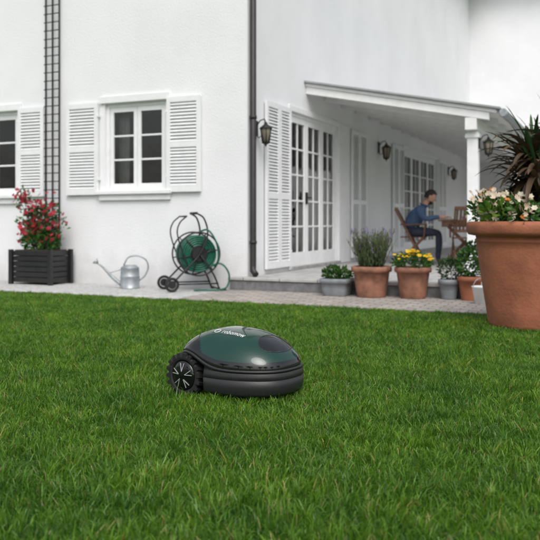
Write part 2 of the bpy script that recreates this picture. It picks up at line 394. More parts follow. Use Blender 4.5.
for (a,b) in ((.50,.93),(.935,1.33),(4.13,4.56),(4.565,5.0),(6.85,7.3),(7.305,7.75),(11.3,11.75),(11.755,12.2)): shutter(mb,mapB,a,b,.25,2.50)
for (a,b,c,d) in upA: shutter(mb,mapA,b+.03,b+.54,c,d,-1);shutter(mb,mapA,a-.54,a-.03,c,d)
mb.build('shutters',house)
mb=MB()
mb.tube([(.055,.06,ZT-.1),(.055,.06,.32),(.06,.045,.26),(.12,.0,.21)],.040,M_PIPE,12)
for z in (.6,2.2,3.9):mb.tube([(.055,.06,z),(.055,.06,z+.04)],.048,M_PIPE,12)
mb.build('downpipe',house)
# porch
mb=MB()
y0,y1=2.0,15.97
def slab(mb,z_off,th,mat,xa=0.003,xb=2.8,ya=y0,yb=y1):
    za=2.93+z_off;zb=za-(xb-xa)*.2
    q=[(xa,ya,za),(xb,ya,zb),(xb,yb,zb),(xa,yb,za),(xa,ya,za+th),(xb,ya,zb+th),(xb,yb,zb+th),(xa,yb,za+th)]
    mb.add(q,[(0,1,2,3),(4,7,6,5),(0,4,5,1),(1,5,6,2),(2,6,7,3)],mat)
slab(mb,0,.05,M_CEIL);slab(mb,.052,.03,M_ZINC,.003,2.86,y0-.05,y1)
for k in range(18):
    y=y0+.06+k*.81
    q=[]
    for yy in (y-.035,y+.035):
        for x in (.003,2.7): 
            zc=2.93-.2*x
            q+= [(x,yy,zc-.11),(x,yy,zc-.002)]
    mb.add(q,[(0,1,3,2),(4,6,7,5),(0,2,6,4),(1,5,7,3),(0,4,5,1),(2,3,7,6)],M_CEIL)
mb.box((2.37,y0+.03,2.16),(2.53,y1,2.33),M_CEIL)
mb.tube([(2.90,y0-.08,2.36),(2.90,y1,2.36)],.055,M_GALV,12)
for y in (2.25,7.0,11.6,15.7):
    mb.box((2.375,y-.075,ZS),(2.525,y+.075,2.158),M_WH)
    mb.box((2.35,y-.10,ZS+.001),(2.55,y+.10,ZS+.16),M_WH);mb.box((2.35,y-.10,2.06),(2.55,y+.10,2.12),M_WH)
    mb.bar((2.45,y+.07,1.78),(2.45,y+.45,2.17),.08,.08,M_WH)
mb.build('porch_roof',house,bevel=.004)
mb=MB()
for (a,b) in (((-10.6,-.6,ZT),(.65,24.6,ZT)),((.65,15.4,ZT),(9.6,24.6,ZT))):
    mb.box((a[0],a[1],ZT+.002),(b[0],b[1],ZT+.1),M_CEIL)
mb.add([(-10.6,-.6,ZT+.1),(.65,-.6,ZT+.1),(.65,24.6,ZT+.1),(-10.6,24.6,ZT+.1),(-5,5,ZT+3.6),(-5,19,ZT+3.6)],[(0,1,4),(1,2,5,4),(2,3,5),(3,0,4,5)],M_ROOF)
mb.add([(.65,15.4,ZT+.1),(9.6,15.4,ZT+.1),(9.6,24.6,ZT+.1),(.65,24.6,ZT+.1),(-3,20,ZT+2.8),(6,20,ZT+2.8)],[(0,1,5,4),(1,2,5),(2,3,4,5)],M_ROOF)
mb.build('roof',house)
# terrace
mb=MB()
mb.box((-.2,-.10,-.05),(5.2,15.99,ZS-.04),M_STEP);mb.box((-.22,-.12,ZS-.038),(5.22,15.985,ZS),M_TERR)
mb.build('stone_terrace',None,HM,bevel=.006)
PE=-1.45
mb=MB();mb.box((-.22,PE,-.05),(9,-.103,.02),M_PAVE);mb.build('paved_path',None,HM)
mb=MB();mb.box((-12,PE+.082,-.05),(-.222,-.002,.018),M_GRAV);mb.build('gravel_strip',None,HM)
mb=MB()
x=-12
while x<-.3:
    mb.box((x+.004,PE,-.05),(x+.49,PE+.075,.035+U(-.003,.003)),M_KERB);x+=.495
mb.build('stone_kerb',None,HM,bevel=.006)

def lantern(M,name='wall_lantern',sc=1,mat=M_BRONZE):
    mb=MB();s=sc
    mb.box((0,-.04*s,-.02*s),(.02*s,.04*s,.2*s),mat)
    mb.tube([(.01,0,.12*s),(.07*s,0,.2*s),(.14*s,0,.22*s),(.16*s,0,.17*s)],.009*s,mat,8)
    mb.tube([(.01,0,.0),(.05*s,0,-.05*s),(.09*s,0,-.02*s)],.007*s,mat,8)
    c=(.16*s,0,0)
    mb.lathe([(.0,.175*s),(.02*s,.17*s),(.03*s,.14*s),(.10*s,.09*s),(.105*s,.08*s),(0,.08*s)],mat,6,c)
    mb.lathe([(.078*s,.08*s),(.05*s,-.12*s),(.0,-.12*s)],M_LAMP,6,c)
    for k in range(6):
        t=math.pi*k/3;mb.tube([(c[0]+.083*s*math.cos(t),.083*s*math.sin(t),.08*s),(c[0]+.055*s*math.cos(t),.055*s*math.sin(t),-.12*s)],.008*s,mat,6)
    mb.lathe([(.062*s,-.115*s),(.062*s,-.13*s),(.02*s,-.15*s),(0.0,-.19*s)],mat,6,c)
    return mb.build(name,None,M)
for (ly,z,s,m) in ((.25,2.02,.9,M_BK),(5.9,2.25,1.0,M_BRONZE),(12.7,2.2,1.0,M_BRONZE)):
    lantern(HM@Matrix.Translation((0.002,ly,z)),sc=s,mat=m)
lantern(HM@Matrix.Translation((2.53,2.25,1.93)),sc=.8,mat=M_BK)

mb=MB()
for x in (-3.20,-3.08,-2.96): mb.bar((x,-.04,.45),(x,-.04,4.6),.018,.018,M_BK)
for k in range(35):
    z=.5+k*.12; mb.bar((-3.22,-.056,z),(-2.94,-.056,z),.010,.014,M_BK)
mb.build('metal_trellis',None,HM)
mb=MB();pw,ph=.33,.47
for i in range(6):
    z=.03+i*.073; mb.box((-pw,-.21,z),(pw,.21,z+.066),M_BK)
for sx in (-1,1):
    for sy in (-1,1): mb.box((sx*(pw+.012)-.03,sy*.215-.025,0),(sx*(pw+.012)+.03,sy*.215+.025,ph+.01),M_BK)
mb.box((-pw+.03,-.19,.40),(pw-.03,.19,.475),M_SOIL)
pos=L(-3.05,-.32,.02)
mb.build('planter_box',None,T(pos,-B),bevel=.004)
mb=MB()
for _ in range(17):
    x=U(-.24,.24);top=(U(-.36,.38),U(-.1,.12),U(.7,1.36)); pts=[(x*.4,0,.44),(x,U(-.1,.1),.62),( (x+top[0])/2,top[1],(.62+top[2])/2),top]
    mb.tube(pts,[.008,.007,.005,.003],M_STEM,5)
    for k in range(1,4):
        mb.clump(pts[k],.10,16,.07,.035,G_MID,shell=.2)
    if top[2]>.6:
        for _ in range(7): mb.flower(Vector(top)+Vector((U(-.09,.09),U(-.09,.05),U(-.12,.08))),U(.028,.045),P_RED)
mb.clump((0,0,.60),(.30,.17,.16),420,.075,.035,G_MID)
mb.clump((.0,0,.85),(.26,.15,.2),170,.07,.035,G_DK)
for _ in range(60):
    t=R(); mb.flower((U(-.34,.34),U(-.2,-.05),.55+.75*t),U(.025,.042),P_RED)
mb.build('red_flowering_plant',None,T(pos,-B))

def pot(name,pos,r,h,mat,sq=0,rim=.05,lip=1.08,tap=.72,n=40,rot=0,extra=None):
    mb=MB()
    prof=[(0,0),(r*tap*.97,0),(r*tap,.01),(r*(tap+(1-tap)*.5),(h-rim)*.55),(r*.97,h-rim-.004),(r*lip,h-rim),(r*lip*1.02,h-rim*.5),(r*lip,h),(r*lip-.02,h+.004),(r*lip-.035,h-.01),(r*.9,h-.05)]
    mb.lathe(prof,mat,n,sq=sq)
    mb.lathe([(r*.92,h-.035),(r*.5,h-.025),(0,h-.02)],M_SOIL,n,sq=sq)
    return mb.build(name,None,T(pos,rot))
p=W(337,9.15,.02); pot('grey_plant_pot',p,.165,.20,M_GREY,sq=5,rot=-B,tap=.85)
mb=MB()
for _ in range(26):
    a=U(0,6.28);mb.strap((U(-.1,.1),U(-.1,.1),.17),(math.cos(a)*.5,math.sin(a)*.5,1),U(.12,.22),.02,.9,G_MID)
mb.clump((0,0,.24),(.17,.15,.08),260,.06,.035,G_MID);mb.clump((-.05,0,.27),(.1,.1,.06),80,.05,.03,G_DK)
mb.build('leafy_herb_plant',None,T(p))
p=W(371.5,8.98,.02); pot('terracotta_pot',p,.205,.35,M_TC2,rim=.06,tap=.78,sq=2.6,rot=-B)
mb=MB()
for _ in range(240):
    a=U(0,6.28);r0=U(0,.13);b=Vector((math.cos(a)*r0,math.sin(a)*r0,.32));l=U(.22,.50)
    tip=b+Vector((math.cos(a)*l*.38*U(.3,1.2),math.sin(a)*l*.38*U(.3,1.2),l*.95))
    mb.tube([b,(b+tip)/2+Vector((0,0,.02)),tip],[.0025,.002,.0015],M_STEM,3)
    for k in range(13):
        q=b.lerp(tip,U(.05,.85)); mb.leaf(q,(U(-.5,.5),U(-.5,.5),1),.06,.012,G_LAV)
    if R()<.25:
        for k in range(5): mb.leaf(tip-Vector((0,0,.012*k)),(U(-.6,.6),U(-.6,.6),.8),.022,.014,P_PUR)
mb.build('lavender_plant',None,T(p))
p=W(413,8.82,.02); pot('terracotta_pot',p,.19,.35,M_TC2,rim=.055,tap=.75)
mb=MB();mb.clump((0,0,.40),(.22,.20,.09),420,.055,.032,G_MID)
for _ in range(75):
    a=U(0,6.28);r0=U(0,.22);mb.flower((math.cos(a)*r0,math.sin(a)*r0,.44+.06*(1-r0/.22)+U(0,.05)),U(.018,.03),P_YEL,6,(U(-.4,.4),U(-.8,.1),1))
mb.build('yellow_flowering_plant',None,T(p))
p=W(449,8.7,.02); pot('grey_plant_pot',p,.11,.22,M_GREY,tap=.75,n=28)
mb=MB();mb.clump((0,0,.32),(.12,.11,.13),300,.05,.02,G_DK);mb.clump((0,0,.36),(.09,.09,.11),120,.05,.016,G_LAV);mb.build('rosemary_plant',None,T(p))
p=W(470,8.58,.02); pot('terracotta_pot',p,.125,.26,M_TC,tap=.75,n=28)
mb=MB();mb.clump((0,0,.40),(.13,.13,.16),300,.07,.04,G_MID);mb.clump((.02,0,.5),(.1,.1,.12),120,.06,.035,G_DK);mb.build('leafy_herb_plant',None,T(p))
mb=MB();mb.lathe([(0,0),(.075,0),(.10,.17),(.108,.175),(.108,.185),(.098,.185),(.07,.02),(0,.02)],M_WH,28)
mb.tube([(.1*math.cos(t),0.01,.17+.10*math.sin(t)) for t in [math.pi*k/12 for k in range(13)]],.004,M_GALV,6)
mb.build('white_bucket',None,T(W(482,8.2,.02),.3))

# big pot
bp=W(534,6.5,0)
mb=MB()
H=.885
mb.lathe([(0,0),(.34,0),(.365,.012),(.372,.05),(.378,.10),(.425,.40),(.462,.66),(.468,.715),(.478,.722),(.478,.735),(.468,.742),(.472,.765),(.53,.775),(.545,.80),(.548,.85),(.54,H-.01),(.52,H),(.49,H-.005),(.475,H-.04),(.46,H-.1)],M_TC,72)
mb.lathe([(.47,H-.05),(.2,H-.035),(0,H-.03)],M_SOIL,48)
mb.build('large_terracotta_pot',None,T(bp,.2))
mb=MB()
for _ in range(13):
    a=U(0,6.28);r0=U(.15,.42);c=(math.cos(a)*r0,math.sin(a)*r0,H+.06+U(0,.06));mb.clump(c,(.15,.15,.10),90,.08,.05,G_LIME if R()<.45 else G_MID)
for a in (2.5,2.85,3.2,3.5,3.85,4.2):
    r0=U(.32,.46);c=Vector((math.cos(a)*r0,math.sin(a)*r0,H+.15+U(-.06,.08)))
    mb.clump(c-Vector((0,0,.05)),(.11,.11,.1),60,.06,.035,G_MID)
    for _ in range(24): mb.flower(c+Vector((U(-.1,.1),U(-.1,.05),U(-.09,.12))),U(.020,.034),P_CRM if R()<.88 else P_ORG,6)
for _ in range(22): mb.flower((U(-.1,.45),U(-.4,-.2),H+.10+U(-.02,.06)),U(.014,.026),P_ORG if R()<.5 else P_CRM,5)
mb.build('flowering_begonia',None,T(bp))
mb=MB()
for k in range(6):
    a=U(0,6.28);b=Vector((U(-.08,.08),U(-.08,.08),H-.06));h=(.42,.62,.5,.74,.3,.55)[k]
    top=b+Vector((math.cos(a)*.14,math.sin(a)*.12,h)); mb.tube([b,(b+top)/2+Vector((.01,0,0)),top],[.035,.03,.025],M_TRUNK,10)
    for _ in range(46):
        t=U(0,6.28);el=U(-.25,1.5); mb.strap(top-Vector((0,0,U(0,.14))),(math.cos(t),math.sin(t),el),U(.30,.55),U(.035,.07),U(.8,2.0),G_BRN,8)
    for _ in range(12):
        t=U(0,6.28);mb.strap(top,(math.cos(t)*.5,math.sin(t)*.5,1.2),U(.3,.5),.035,U(.3,.9),G_DK,8)
mb.build('bronze_cordyline_plant',None,T(bp+Vector((.07,.05,0))))

mb=MB()
for _ in range(14): 
    c=(U(-.5,.5),U(-.3,.3),U(.3,1.7)); mb.clump(c,(.35,.3,.35),170,.11,.06,G_DK if R()<.6 else G_MID)
mb.tube([(0,0,0),(.03,0,.8),(0,.02,1.6)],[.04,.03,.015],M_STEM,8)
mb.build('evergreen_shrub',None,T(L(5.9,9.5,0)))
mb=MB()
for _ in range(12):
    c=(U(-.4,.4),U(-.3,.3),U(.2,1.0)); mb.clump(c,(.3,.3,.3),150,.10,.06,G_MID)
mb.build('evergreen_shrub',None,T(L(6.9,12.2,0)))

def tree_mesh(seed):
    mb=MB();random.seed(seed)
    mb.tube([(0,0,-.1),(.05,.03,1.2),(-.04,.05,2.6),(.05,0,4.2)],[.19,.15,.11,.05],M_TRUNK,10)
    for _ in range(26):
        a=U(0,6.28);el=U(.1,1);r=U(.5,1.9)*math.sqrt(1-(el-.45)**2)
        c=Vector((math.cos(a)*r,math.sin(a)*r,1.9+el*3.6))
        mb.tube([(0,.03,1.6+el*2),(c.x*.5,c.y*.5,c.z-.5),c],[.05,.035,.012],M_TRUNK,5)
        mb.clump(c,(U(.5,.8),U(.5,.8),U(.4,.6)),130,.20,.12,G_DK if R()<.6 else G_MID,shell=.2)
    return mb.mesh('tree')
tm=[tree_mesh(3),tree_mesh(9)]
for i,(x,y,s) in enumerate(((-9,-9,1.0),(-4.5,-12,1.15),(1.5,-11,.95),(6,-13,1.2),(11,-9,1.0),(14,-3,1.05),(-14,-5,1.1))):
    o=bpy.data.objects.new('garden_tree',tm[i%2]);scene.collection.objects.link(o);o.matrix_world=T((x,y,0),i*1.3,s)
mb=MB()
for k in range(60):
    x=-18+k*.62; mb.clump((x,-15+.01*x*x,.9),(.5,.45,.95),70,.16,.10,G_DK,shell=.6)
mb.build('hedge')
random.seed(21)

# ---------------- hose cart ----------------
mb=MB()
rc=Vector((0,0,.46));Rr=.27
def ring(c,r,y,n=40): return [(c.x+r*math.cos(2*math.pi*k/n),y,c.z+r*math.sin(2*math.pi*k/n)) for k in range(n)]
for y in (-.15,.15):
    mb.tube(ring(rc,Rr,y),.010,M_BK,8,True); mb.tube(ring(rc,.10,y),.008,M_BK,8,True)
    for k in range(6):
        t=math.pi*k/3+.2; mb.tube([(rc.x+.02*math.cos(t),y,rc.z+.02*math.sin(t)),(Rr*math.cos(t),y,rc.z+Rr*math.sin(t))],.008,M_BK,6)
mb.cyl((0,-.17,.46),(0,.17,.46),.09,.09,M_BK,20)
for li in range(5):
    r=.115+li*.026
    for j in range(10):
        y=-.128+j*.0285; mb.tube([Vector(q)+Vector((U(-.002,.002),0,U(-.002,.002))) for q in ring(rc,r+(.002 if j%2 else -.002),y,28)],.0135,M_HOSE,6,True)
def smooth(pts,n=5):
    P=[Vector(q) for q in pts];P=[P[0]*2-P[1]]+P+[P[-1]*2-P[-2]];o=[]
    for i in range(1,len(P)-2):
        for k in range(n):
            t=k/n;o.append(.5*((2*P[i])+(P[i+1]-P[i-1])*t+(2*P[i-1]-5*P[i]+4*P[i+1]-P[i+2])*t*t+(3*P[i]-P[i-1]-3*P[i+1]+P[i+2])*t**3))
    o.append(P[-2]);return o
for y in (-.19,.19):
    mb.tube(smooth([(-.36,y,.09),(-.15,y,.30),(0,y,.46),(.10,y,.70),(.06,y*.9,.90),(-.03,y*.8,.97)]),.0115,M_BK,8)
    mb.tube(smooth([(0,y,.46),(.18,y,.20),(.26,y,.01),(.34,y,.012)],3),.0115,M_BK,8)
    mb.tube(smooth([(-.15,y,.30),(-.28,y,.68),(-.26,y,.84),(-.17,y,.93)]),.009,M_BK,8)
    mb.tube([(-.28,y,.09),(.24,y,.09)],.009,M_BK,8)
    mb.tube(ring(Vector((-.36,0,.09)),.074,y+(.035 if y>0 else -.035),24),.017,M_RUB,8,True)
    mb.cyl((-.36,y+(.02 if y>0 else -.02),.09),(-.36,y+(.05 if y>0 else -.05),.09),.05,.05,M_BK,16)
mb.cyl((-.36,-.23,.09),(-.36,.23,.09),.009,.009,M_BK)
mb.cyl((-.03,-.155,.97),(-.03,.155,.97),.016,.016,M_RUB);mb.cyl((.26,-.19,.02),(.26,.19,.02),.010,.010,M_BK)
mb.cyl((-.17,-.19,.93),(-.17,.19,.93),.011,.011,M_BK)
mb.tube([(0,-.17,.46),(0,-.24,.46),(.1,-.24,.52),(.1,-.30,.52)],.008,M_BK,8)
mb.tube(smooth([(.1,-.14,.28),(.26,-.2,.34),(.36,-.24,.22),(.34,-.25,.06),(.22,-.27,.016),(.02,-.25,.016),(-.1,-.3,.02)]),.0115,M_HOSE,8)
mb.tube(smooth([(-.02,-.1,.72),(.1,-.2,.76),(.2,-.24,.6),(.23,-.22,.4),(.2,-.16,.3)]),.0115,M_HOSE,8)
mb.build('hose_reel_cart',None,T(W(196,9.88,.02),.35,1.0))

# ---------------- watering can ----------------
mb=MB()
mb.lathe([(0,0),(.125,0),(.128,.008),(.122,.012),(.125,.15),(.128,.155),(.122,.16),(.118,.26),(.122,.265),(.118,.27),(.08,.30)],M_GALV,32)
mb.lathe([(.118,.268),(.06,.30),(0,.305)],M_GALV,32)
mb.tube(smooth([(-.11,0,.05),(-.22,0,.14),(-.34,0,.27),(-.42,0,.33)],3),[.028,.026,.024,.022,.020,.017,.014,.013,.012,.012],M_GALV,12)
mb.cyl((-.41,0,.325),(-.45,0,.36),.014,.045,M_GALV,20)
mb.tube([(-.12,0,.24),(-.26,0,.20)],.006,M_GALV,6)
mb.tube(smooth([(.12,0,.10),(.19,0,.16),(.235,0,.27),(.20,0,.37),(.10,0,.42),(-.02,0,.40),(-.08,0,.30)]),.0105,M_GALV,8)
mb.build('watering_can',None,T(W(130,10.15,.02),.12))

# ---------------- robotic mower ----------------
mow=empty('robotic_lawn_mower',T((-.143,4.00,.002),math.radians(-36),0.965))
a_,b_=.335,.262
NT=160
def sstep(x): x=max(0,min(1,x)); return x*x*(3-2*x)
def mp_(t,s,z,low,cx=0):
    c,sn=math.cos(t),math.sin(t);e=2/2.6
    x=a_*s*math.copysign(abs(c)**e,c);y=b_*s*math.copysign(abs(sn)**e,sn)
    y*=1-.10*sstep(x/.33)
    if low>0:
        y*=1-low*.34*sstep((-.045-x)/.05)
        if x<0: x*=1-low*.10*sstep((-.1-x)/.2)
    return (x+cx,y,z)
def zr(t):
    x,y,_=mp_(t,1,0,0); return .172+.068*math.exp(-((x+.18)/.135)**2)*sstep((abs(y)-.08)/.12)
def skin_rings(mb,rings,matf):
    vs=[]
    for fn in rings: vs+=[fn(2*math.pi*k/NT) for k in range(NT)]
    for i in range(len(rings)-1):
        for k in range(NT):
            f=(i*NT+k,i*NT+(k+1)%NT,(i+1)*NT+(k+1)%NT,(i+1)*NT+k)
            mb._pend.append((f,matf(i,vs[f[0]])))
    o=len(mb.v); mb.v+=[Vector(q) for q in vs]
    for f,m in mb._pend:
        mb.f.append([o+q for q in f]);mb.m.append(mb.mi(m));mb.sm.append(True);mb.r.append(.5)
    mb._pend=[]
mb=MB();mb._pend=[]
low=[(.84,.035,1),(.95,.042,1),(.985,.056,1),(1.0,.085,1),(1.004,.118,1),(.992,.120,1),(.992,.124,1),(1.002,.126,1),(.998,.142,1),(.984,.158,1)]
rings=[(lambda t,s=s,z=z,l=l:mp_(t,s,z,l)) for (s,z,l) in low]
rings.append(lambda t:mp_(t,.970,max(.165,zr(t)-.018),.9))
rings.append(lambda t:mp_(t,.990,zr(t)-.014,.0))
rings.append(lambda t:mp_(t,.994,zr(t)-.004,.0))
rings.append(lambda t:mp_(t,.980,zr(t)+.002,.0))
rings.append(lambda t:mp_(t,.930,zr(t)-.004,.0))
skin_rings(mb,rings,lambda i,v:M_MGR)
mb.build('lower_shell',mow)
mb=MB();mb._pend=[]
ZTOP=.348
def hz(t,s):
    q=max(0,1-(s/.965)**2.3)**.66
    z0=zr(t)+.006
    return z0+(ZTOP-z0)*q
NR=64
rings=[(lambda t:mp_(t,.960,zr(t)-.006,0))]
for i in range(NR+1):
    s=.960*(1-(i/NR))
    rings.append(lambda t,s=s:mp_(t,s,hz(t,s),0,cx=-.045*(1-s/.96)))
def hm(i,v):
    x,y,z=v; s=.96*(1-(i-1)/NR) if i>0 else 1
    if s>.935: return M_MBLK
    if ((x-.215)/.062)**2+(y/.120)**2<1: return M_MBLK
    if x<-.215+2.2*y*y: return M_MBLK
    return M_HOOD
skin_rings(mb,rings,hm)
hood=mb.build('hood',mow)
bvh=BVHTree.FromPolygons(mb.v,mb.f)
mb2=MB()
def onhood(x,y,dz=0):
    h=bvh.ray_cast(Vector((x,y,1)),Vector((0,0,-1)))[0]
    return (h+Vector((0,0,dz))) if h else None
pts=[onhood(.215+.062*math.cos(t),.120*math.sin(t)) for t in [2*math.pi*k/40 for k in range(40)]]
mb2.tube([q for q in pts if q],.0022,M_MGR,6,True)
pts=[onhood(-.215+2.2*y*y,y) for y in [(-.205+.41*k/40) for k in range(41)]]
mb2.tube([q for q in pts if q],.0025,M_MGR,6)
c=onhood(-.27,0)
mb2.tube([c+Vector((0,-.07,-.012)),c+Vector((-.005,-.05,.006)),c+Vector((-.006,.05,.006)),c+Vector((0,.07,-.012))],.010,M_MGR,8)
mb2.build('hood_seams',mow)
def lettering(txt,size,M):
    cu=bpy.data.curves.new('t','FONT');cu.body=txt;cu.size=size;cu.align_x='CENTER';cu.resolution_u=2
    ob=bpy.data.objects.new('t',cu);scene.collection.objects.link(ob);bpy.context.view_layer.update()
    me=bpy.data.meshes.new_from_object(ob.evaluated_get(bpy.context.evaluated_depsgraph_get()))
    bm=bmesh.new();bm.from_mesh(me);bmesh.ops.triangulate(bm,faces=bm.faces[:]);bmesh.ops.subdivide_edges(bm,edges=bm.edges[:],cuts=1,use_grid_fill=True)
    for v in bm.verts:
        q=M@v.co;h=onhood(q.x,q.y,.0012)
        v.co=h if h else q
    bm.to_mesh(me);bm.free();me.materials.append(M_LET);bpy.data.objects.remove(ob)
    o=bpy.data.objects.new('lettering',me);scene.collection.objects.link(o);o.parent=mow
lettering('robomow',.036,Matrix.Translation((.025,-.118,0))@Matrix.Scale(1.4,4,(0,1,0)))
mb=MB();pts=[]
for k in range(24):
    t=2*math.pi*k/24;pts.append(onhood(-.080+.015*math.cos(t),-.105+.019*math.sin(t),.0005))
mb.tube(pts,.0018,M_LET,6,True);mb.build('badge_ring',mow)
for sg in (-1,1):
    mb=MB();cx,cz=-.195,.112; y0_=sg*.180;y1_=sg*.250;Rw=.104
    def wr(r,y,n=48): return [(cx+r*math.cos(2*math.pi*k/n),y,cz+r*math.sin(2*math.pi*k/n)) for k in range(n)]
    prof=[(0,y0_),(Rw*.9,y0_),(Rw,y0_+sg*.008),(Rw,y1_-sg*.008),(Rw*.95,y1_),(Rw*.80,y1_+sg*.002),(Rw*.74,y1_-sg*.010)]
    vs=[];n=48
    for (r,y) in prof: vs+=wr(max(r,.0005),y)
    mb.add(vs,[(i*n+k,i*n+(k+1)%n,(i+1)*n+(k+1)%n,(i+1)*n+k) for i in range(len(prof)-1) for k in range(n)],M_RUB,True)
    prof=[(Rw*.745,y1_-sg*.010),(Rw*.70,y1_+sg*.001),(Rw*.5,y1_+sg*.005),(Rw*.25,y1_+sg*.010),(.0005,y1_+sg*.012)];vs=[]
    for (r,y) in prof: vs+=wr(r,y)
    mb.add(vs,[(i*n+k,i*n+(k+1)%n,(i+1)*n+(k+1)%n,(i+1)*n+k) for i in range(len(prof)-1) for k in range(n)],M_MBLK,True)
    for k in range(18):
        t=2*math.pi*k/18
        d=Vector((math.cos(t),0,math.sin(t)));tn=Vector((-math.sin(t),0,math.cos(t)))
        ya=y0_+sg*.004;yb=y1_+sg*.003;sk=.010
        q=[]
        for (yy,o) in ((ya,-sk),(yb,sk)):
            for (rr,w) in ((-.012,.013),(.012,.008)):
                for s2 in (-1,1):
                    P=Vector((cx,yy,cz))+d*(Rw+rr)+tn*(o+s2*w); q.append(P)
        mb.add(q,[(0,1,3,2),(4,6,7,5),(0,4,5,1),(2,3,7,6),(0,2,6,4),(1,5,7,3)],M_RUB)
    for k in range(5):
        t=2*math.pi*k/5+.3
        for dt in (-.20,.20):
            p0=Vector((cx+.022*math.cos(t),y1_+sg*.0125,cz+.022*math.sin(t)));p1=Vector((cx+.066*math.cos(t+dt),y1_+sg*.006,cz+.066*math.sin(t+dt)))
            mb.bar(p0,p1,.003,.003,M_SIL,(0,1,0))
    mb.build('rear_wheel',mow)
mb=MB();mb.ball((.24,0,.045),(.04,.03,.04),M_RUB,16,12);mb.box((.21,-.035,.04),(.27,.035,.1),M_MGR);mb.build('front_caster',mow)

# ---------------- furniture ----------------
def folding_chair(name,M):
    mb=MB()
    for y in (-.20,.20):
        mb.bar((-.28,y,.92),(.20,y,.0),.022,.04,M_WOOD); mb.bar((.18,y*.9,.45),(-.24,y*.9,.0),.022,.04,M_WOOD)
        mb.bar((-.2,y*1.08,.66),(.22,y*1.08,.66),.04,.022,M_WOOD); mb.bar((.19,y*1.08,.45),(.21,y*1.08,.66),.03,.025,M_WOOD)
    for k in range(8): mb.box((-.20+k*.055,-.19,.44),(-.155+k*.055,.19,.458),M_WOOD)
    for k in range(7):
        y=-.165+k*.055; mb.bar((-.095,y,.57),(-.262,y,.89),.03,.012,M_WOOD,(1,0,0))
    mb.bar((-.275,-.21,.91),(-.275,.21,.91),.03,.06,M_WOOD);mb.bar((-.09,-.2,.56),(-.09,.2,.56),.025,.045,M_WOOD)
    mb.bar((.13,-.19,.13),(.13,.19,.13),.02,.035,M_WOOD)
    return mb.build(name,None,M,bevel=.004)
PY=math.radians(-14)
pp=W(413,13.1,ZS)
folding_chair('wooden_garden_chair',T(pp,PY))
PM=T(pp,PY)
tb=PM@Vector((.84,0,0))
folding_chair('wooden_garden_chair',T(PM@Vector((.86,-.62,0)),PY+math.pi/2+.15))
folding_chair('wooden_garden_chair',T(PM@Vector((1.62,.05,0)),PY+math.pi))
mb=MB()
for k in range(8): mb.box((-.42,-.38+k*.096,.715),(.42,-.29+k*.096,.74),M_WOOD)
mb.box((-.36,-.36,.62),(-.33,.36,.713),M_WOOD);mb.box((.33,-.36,.62),(.36,.36,.713),M_WOOD);mb.box((-.329,-.36,.62),(.329,-.335,.713),M_WOOD);mb.box((-.329,.335,.62),(.329,.36,.713),M_WOOD)
for y in (-.3,.3):
    mb.bar((-.32,y,.69),(.34,y,0.0),.03,.045,M_WOOD);mb.bar((.32,y*.88,.69),(-.34,y*.88,0.0),.03,.045,M_WOOD)
mb.bar((0,-.3,.35),(0,.3,.35),.03,.03,M_WOOD);mb.bar((.3,-.3,.05),(.3,.3,.05),.03,.03,M_WOOD);mb.bar((-.3,-.3,.05),(-.3,.3,.05),.03,.03,M_WOOD)
mb.build('wooden_garden_table',None,T(tb,PY),bevel=.003)
mb=MB()
mb.lathe([(0,0),(.03,0),(.04,.09),(.037,.09),(.028,.006),(0,.006)],M_PAPER,20);mb.tube([(.038,0,.07),(.06,0,.06),(.055,0,.03),(.033,0,.02)],.004,M_PAPER,6)
mb.build('coffee_cup',None,T(tb+Vector((.02,-.22,.741))))
mb=MB();mb.lathe([(0,0),(.036,0),(.038,.01),(.038,.16),(.030,.20),(.014,.235),(.013,.285),(.016,.287),(.016,.30),(0,.30)],simple('bottle_glass',(.01,.03,.015),.08),24);mb.build('glass_bottle',None,T(tb+Vector((.22,.05,.741))))
mb=MB();mb.lathe([(0,0),(.09,0),(.15,.07),(.155,.07),(.095,.004),(0,.008)],M_PAPER,28)
for k in range(5): mb.ball((.05*math.cos(k*1.4),.05*math.sin(k*1.4),.06),.036,P_ORG if k%2 else P_RED,12,8)
mb.build('fruit_bowl',None,T(tb+Vector((.10,.12,.741))))
mb=MB()
for sg in (-1,1):
    vs=[]
    for i in range(7):
        x=sg*.21*i/6;z=.012*math.sin(min(1,i/3)*math.pi/2)*(1-(i/6)*.6)+.002
        vs+=[(x,-.14,z),(x,.14,z)]
    mb.add(vs,[(2*i,2*i+2,2*i+3,2*i+1) for i in range(6)],M_PAPER,True)
mb.build('open_magazine',None,T(PM@Vector((.60,-.02,.741)),PY+math.pi/2))

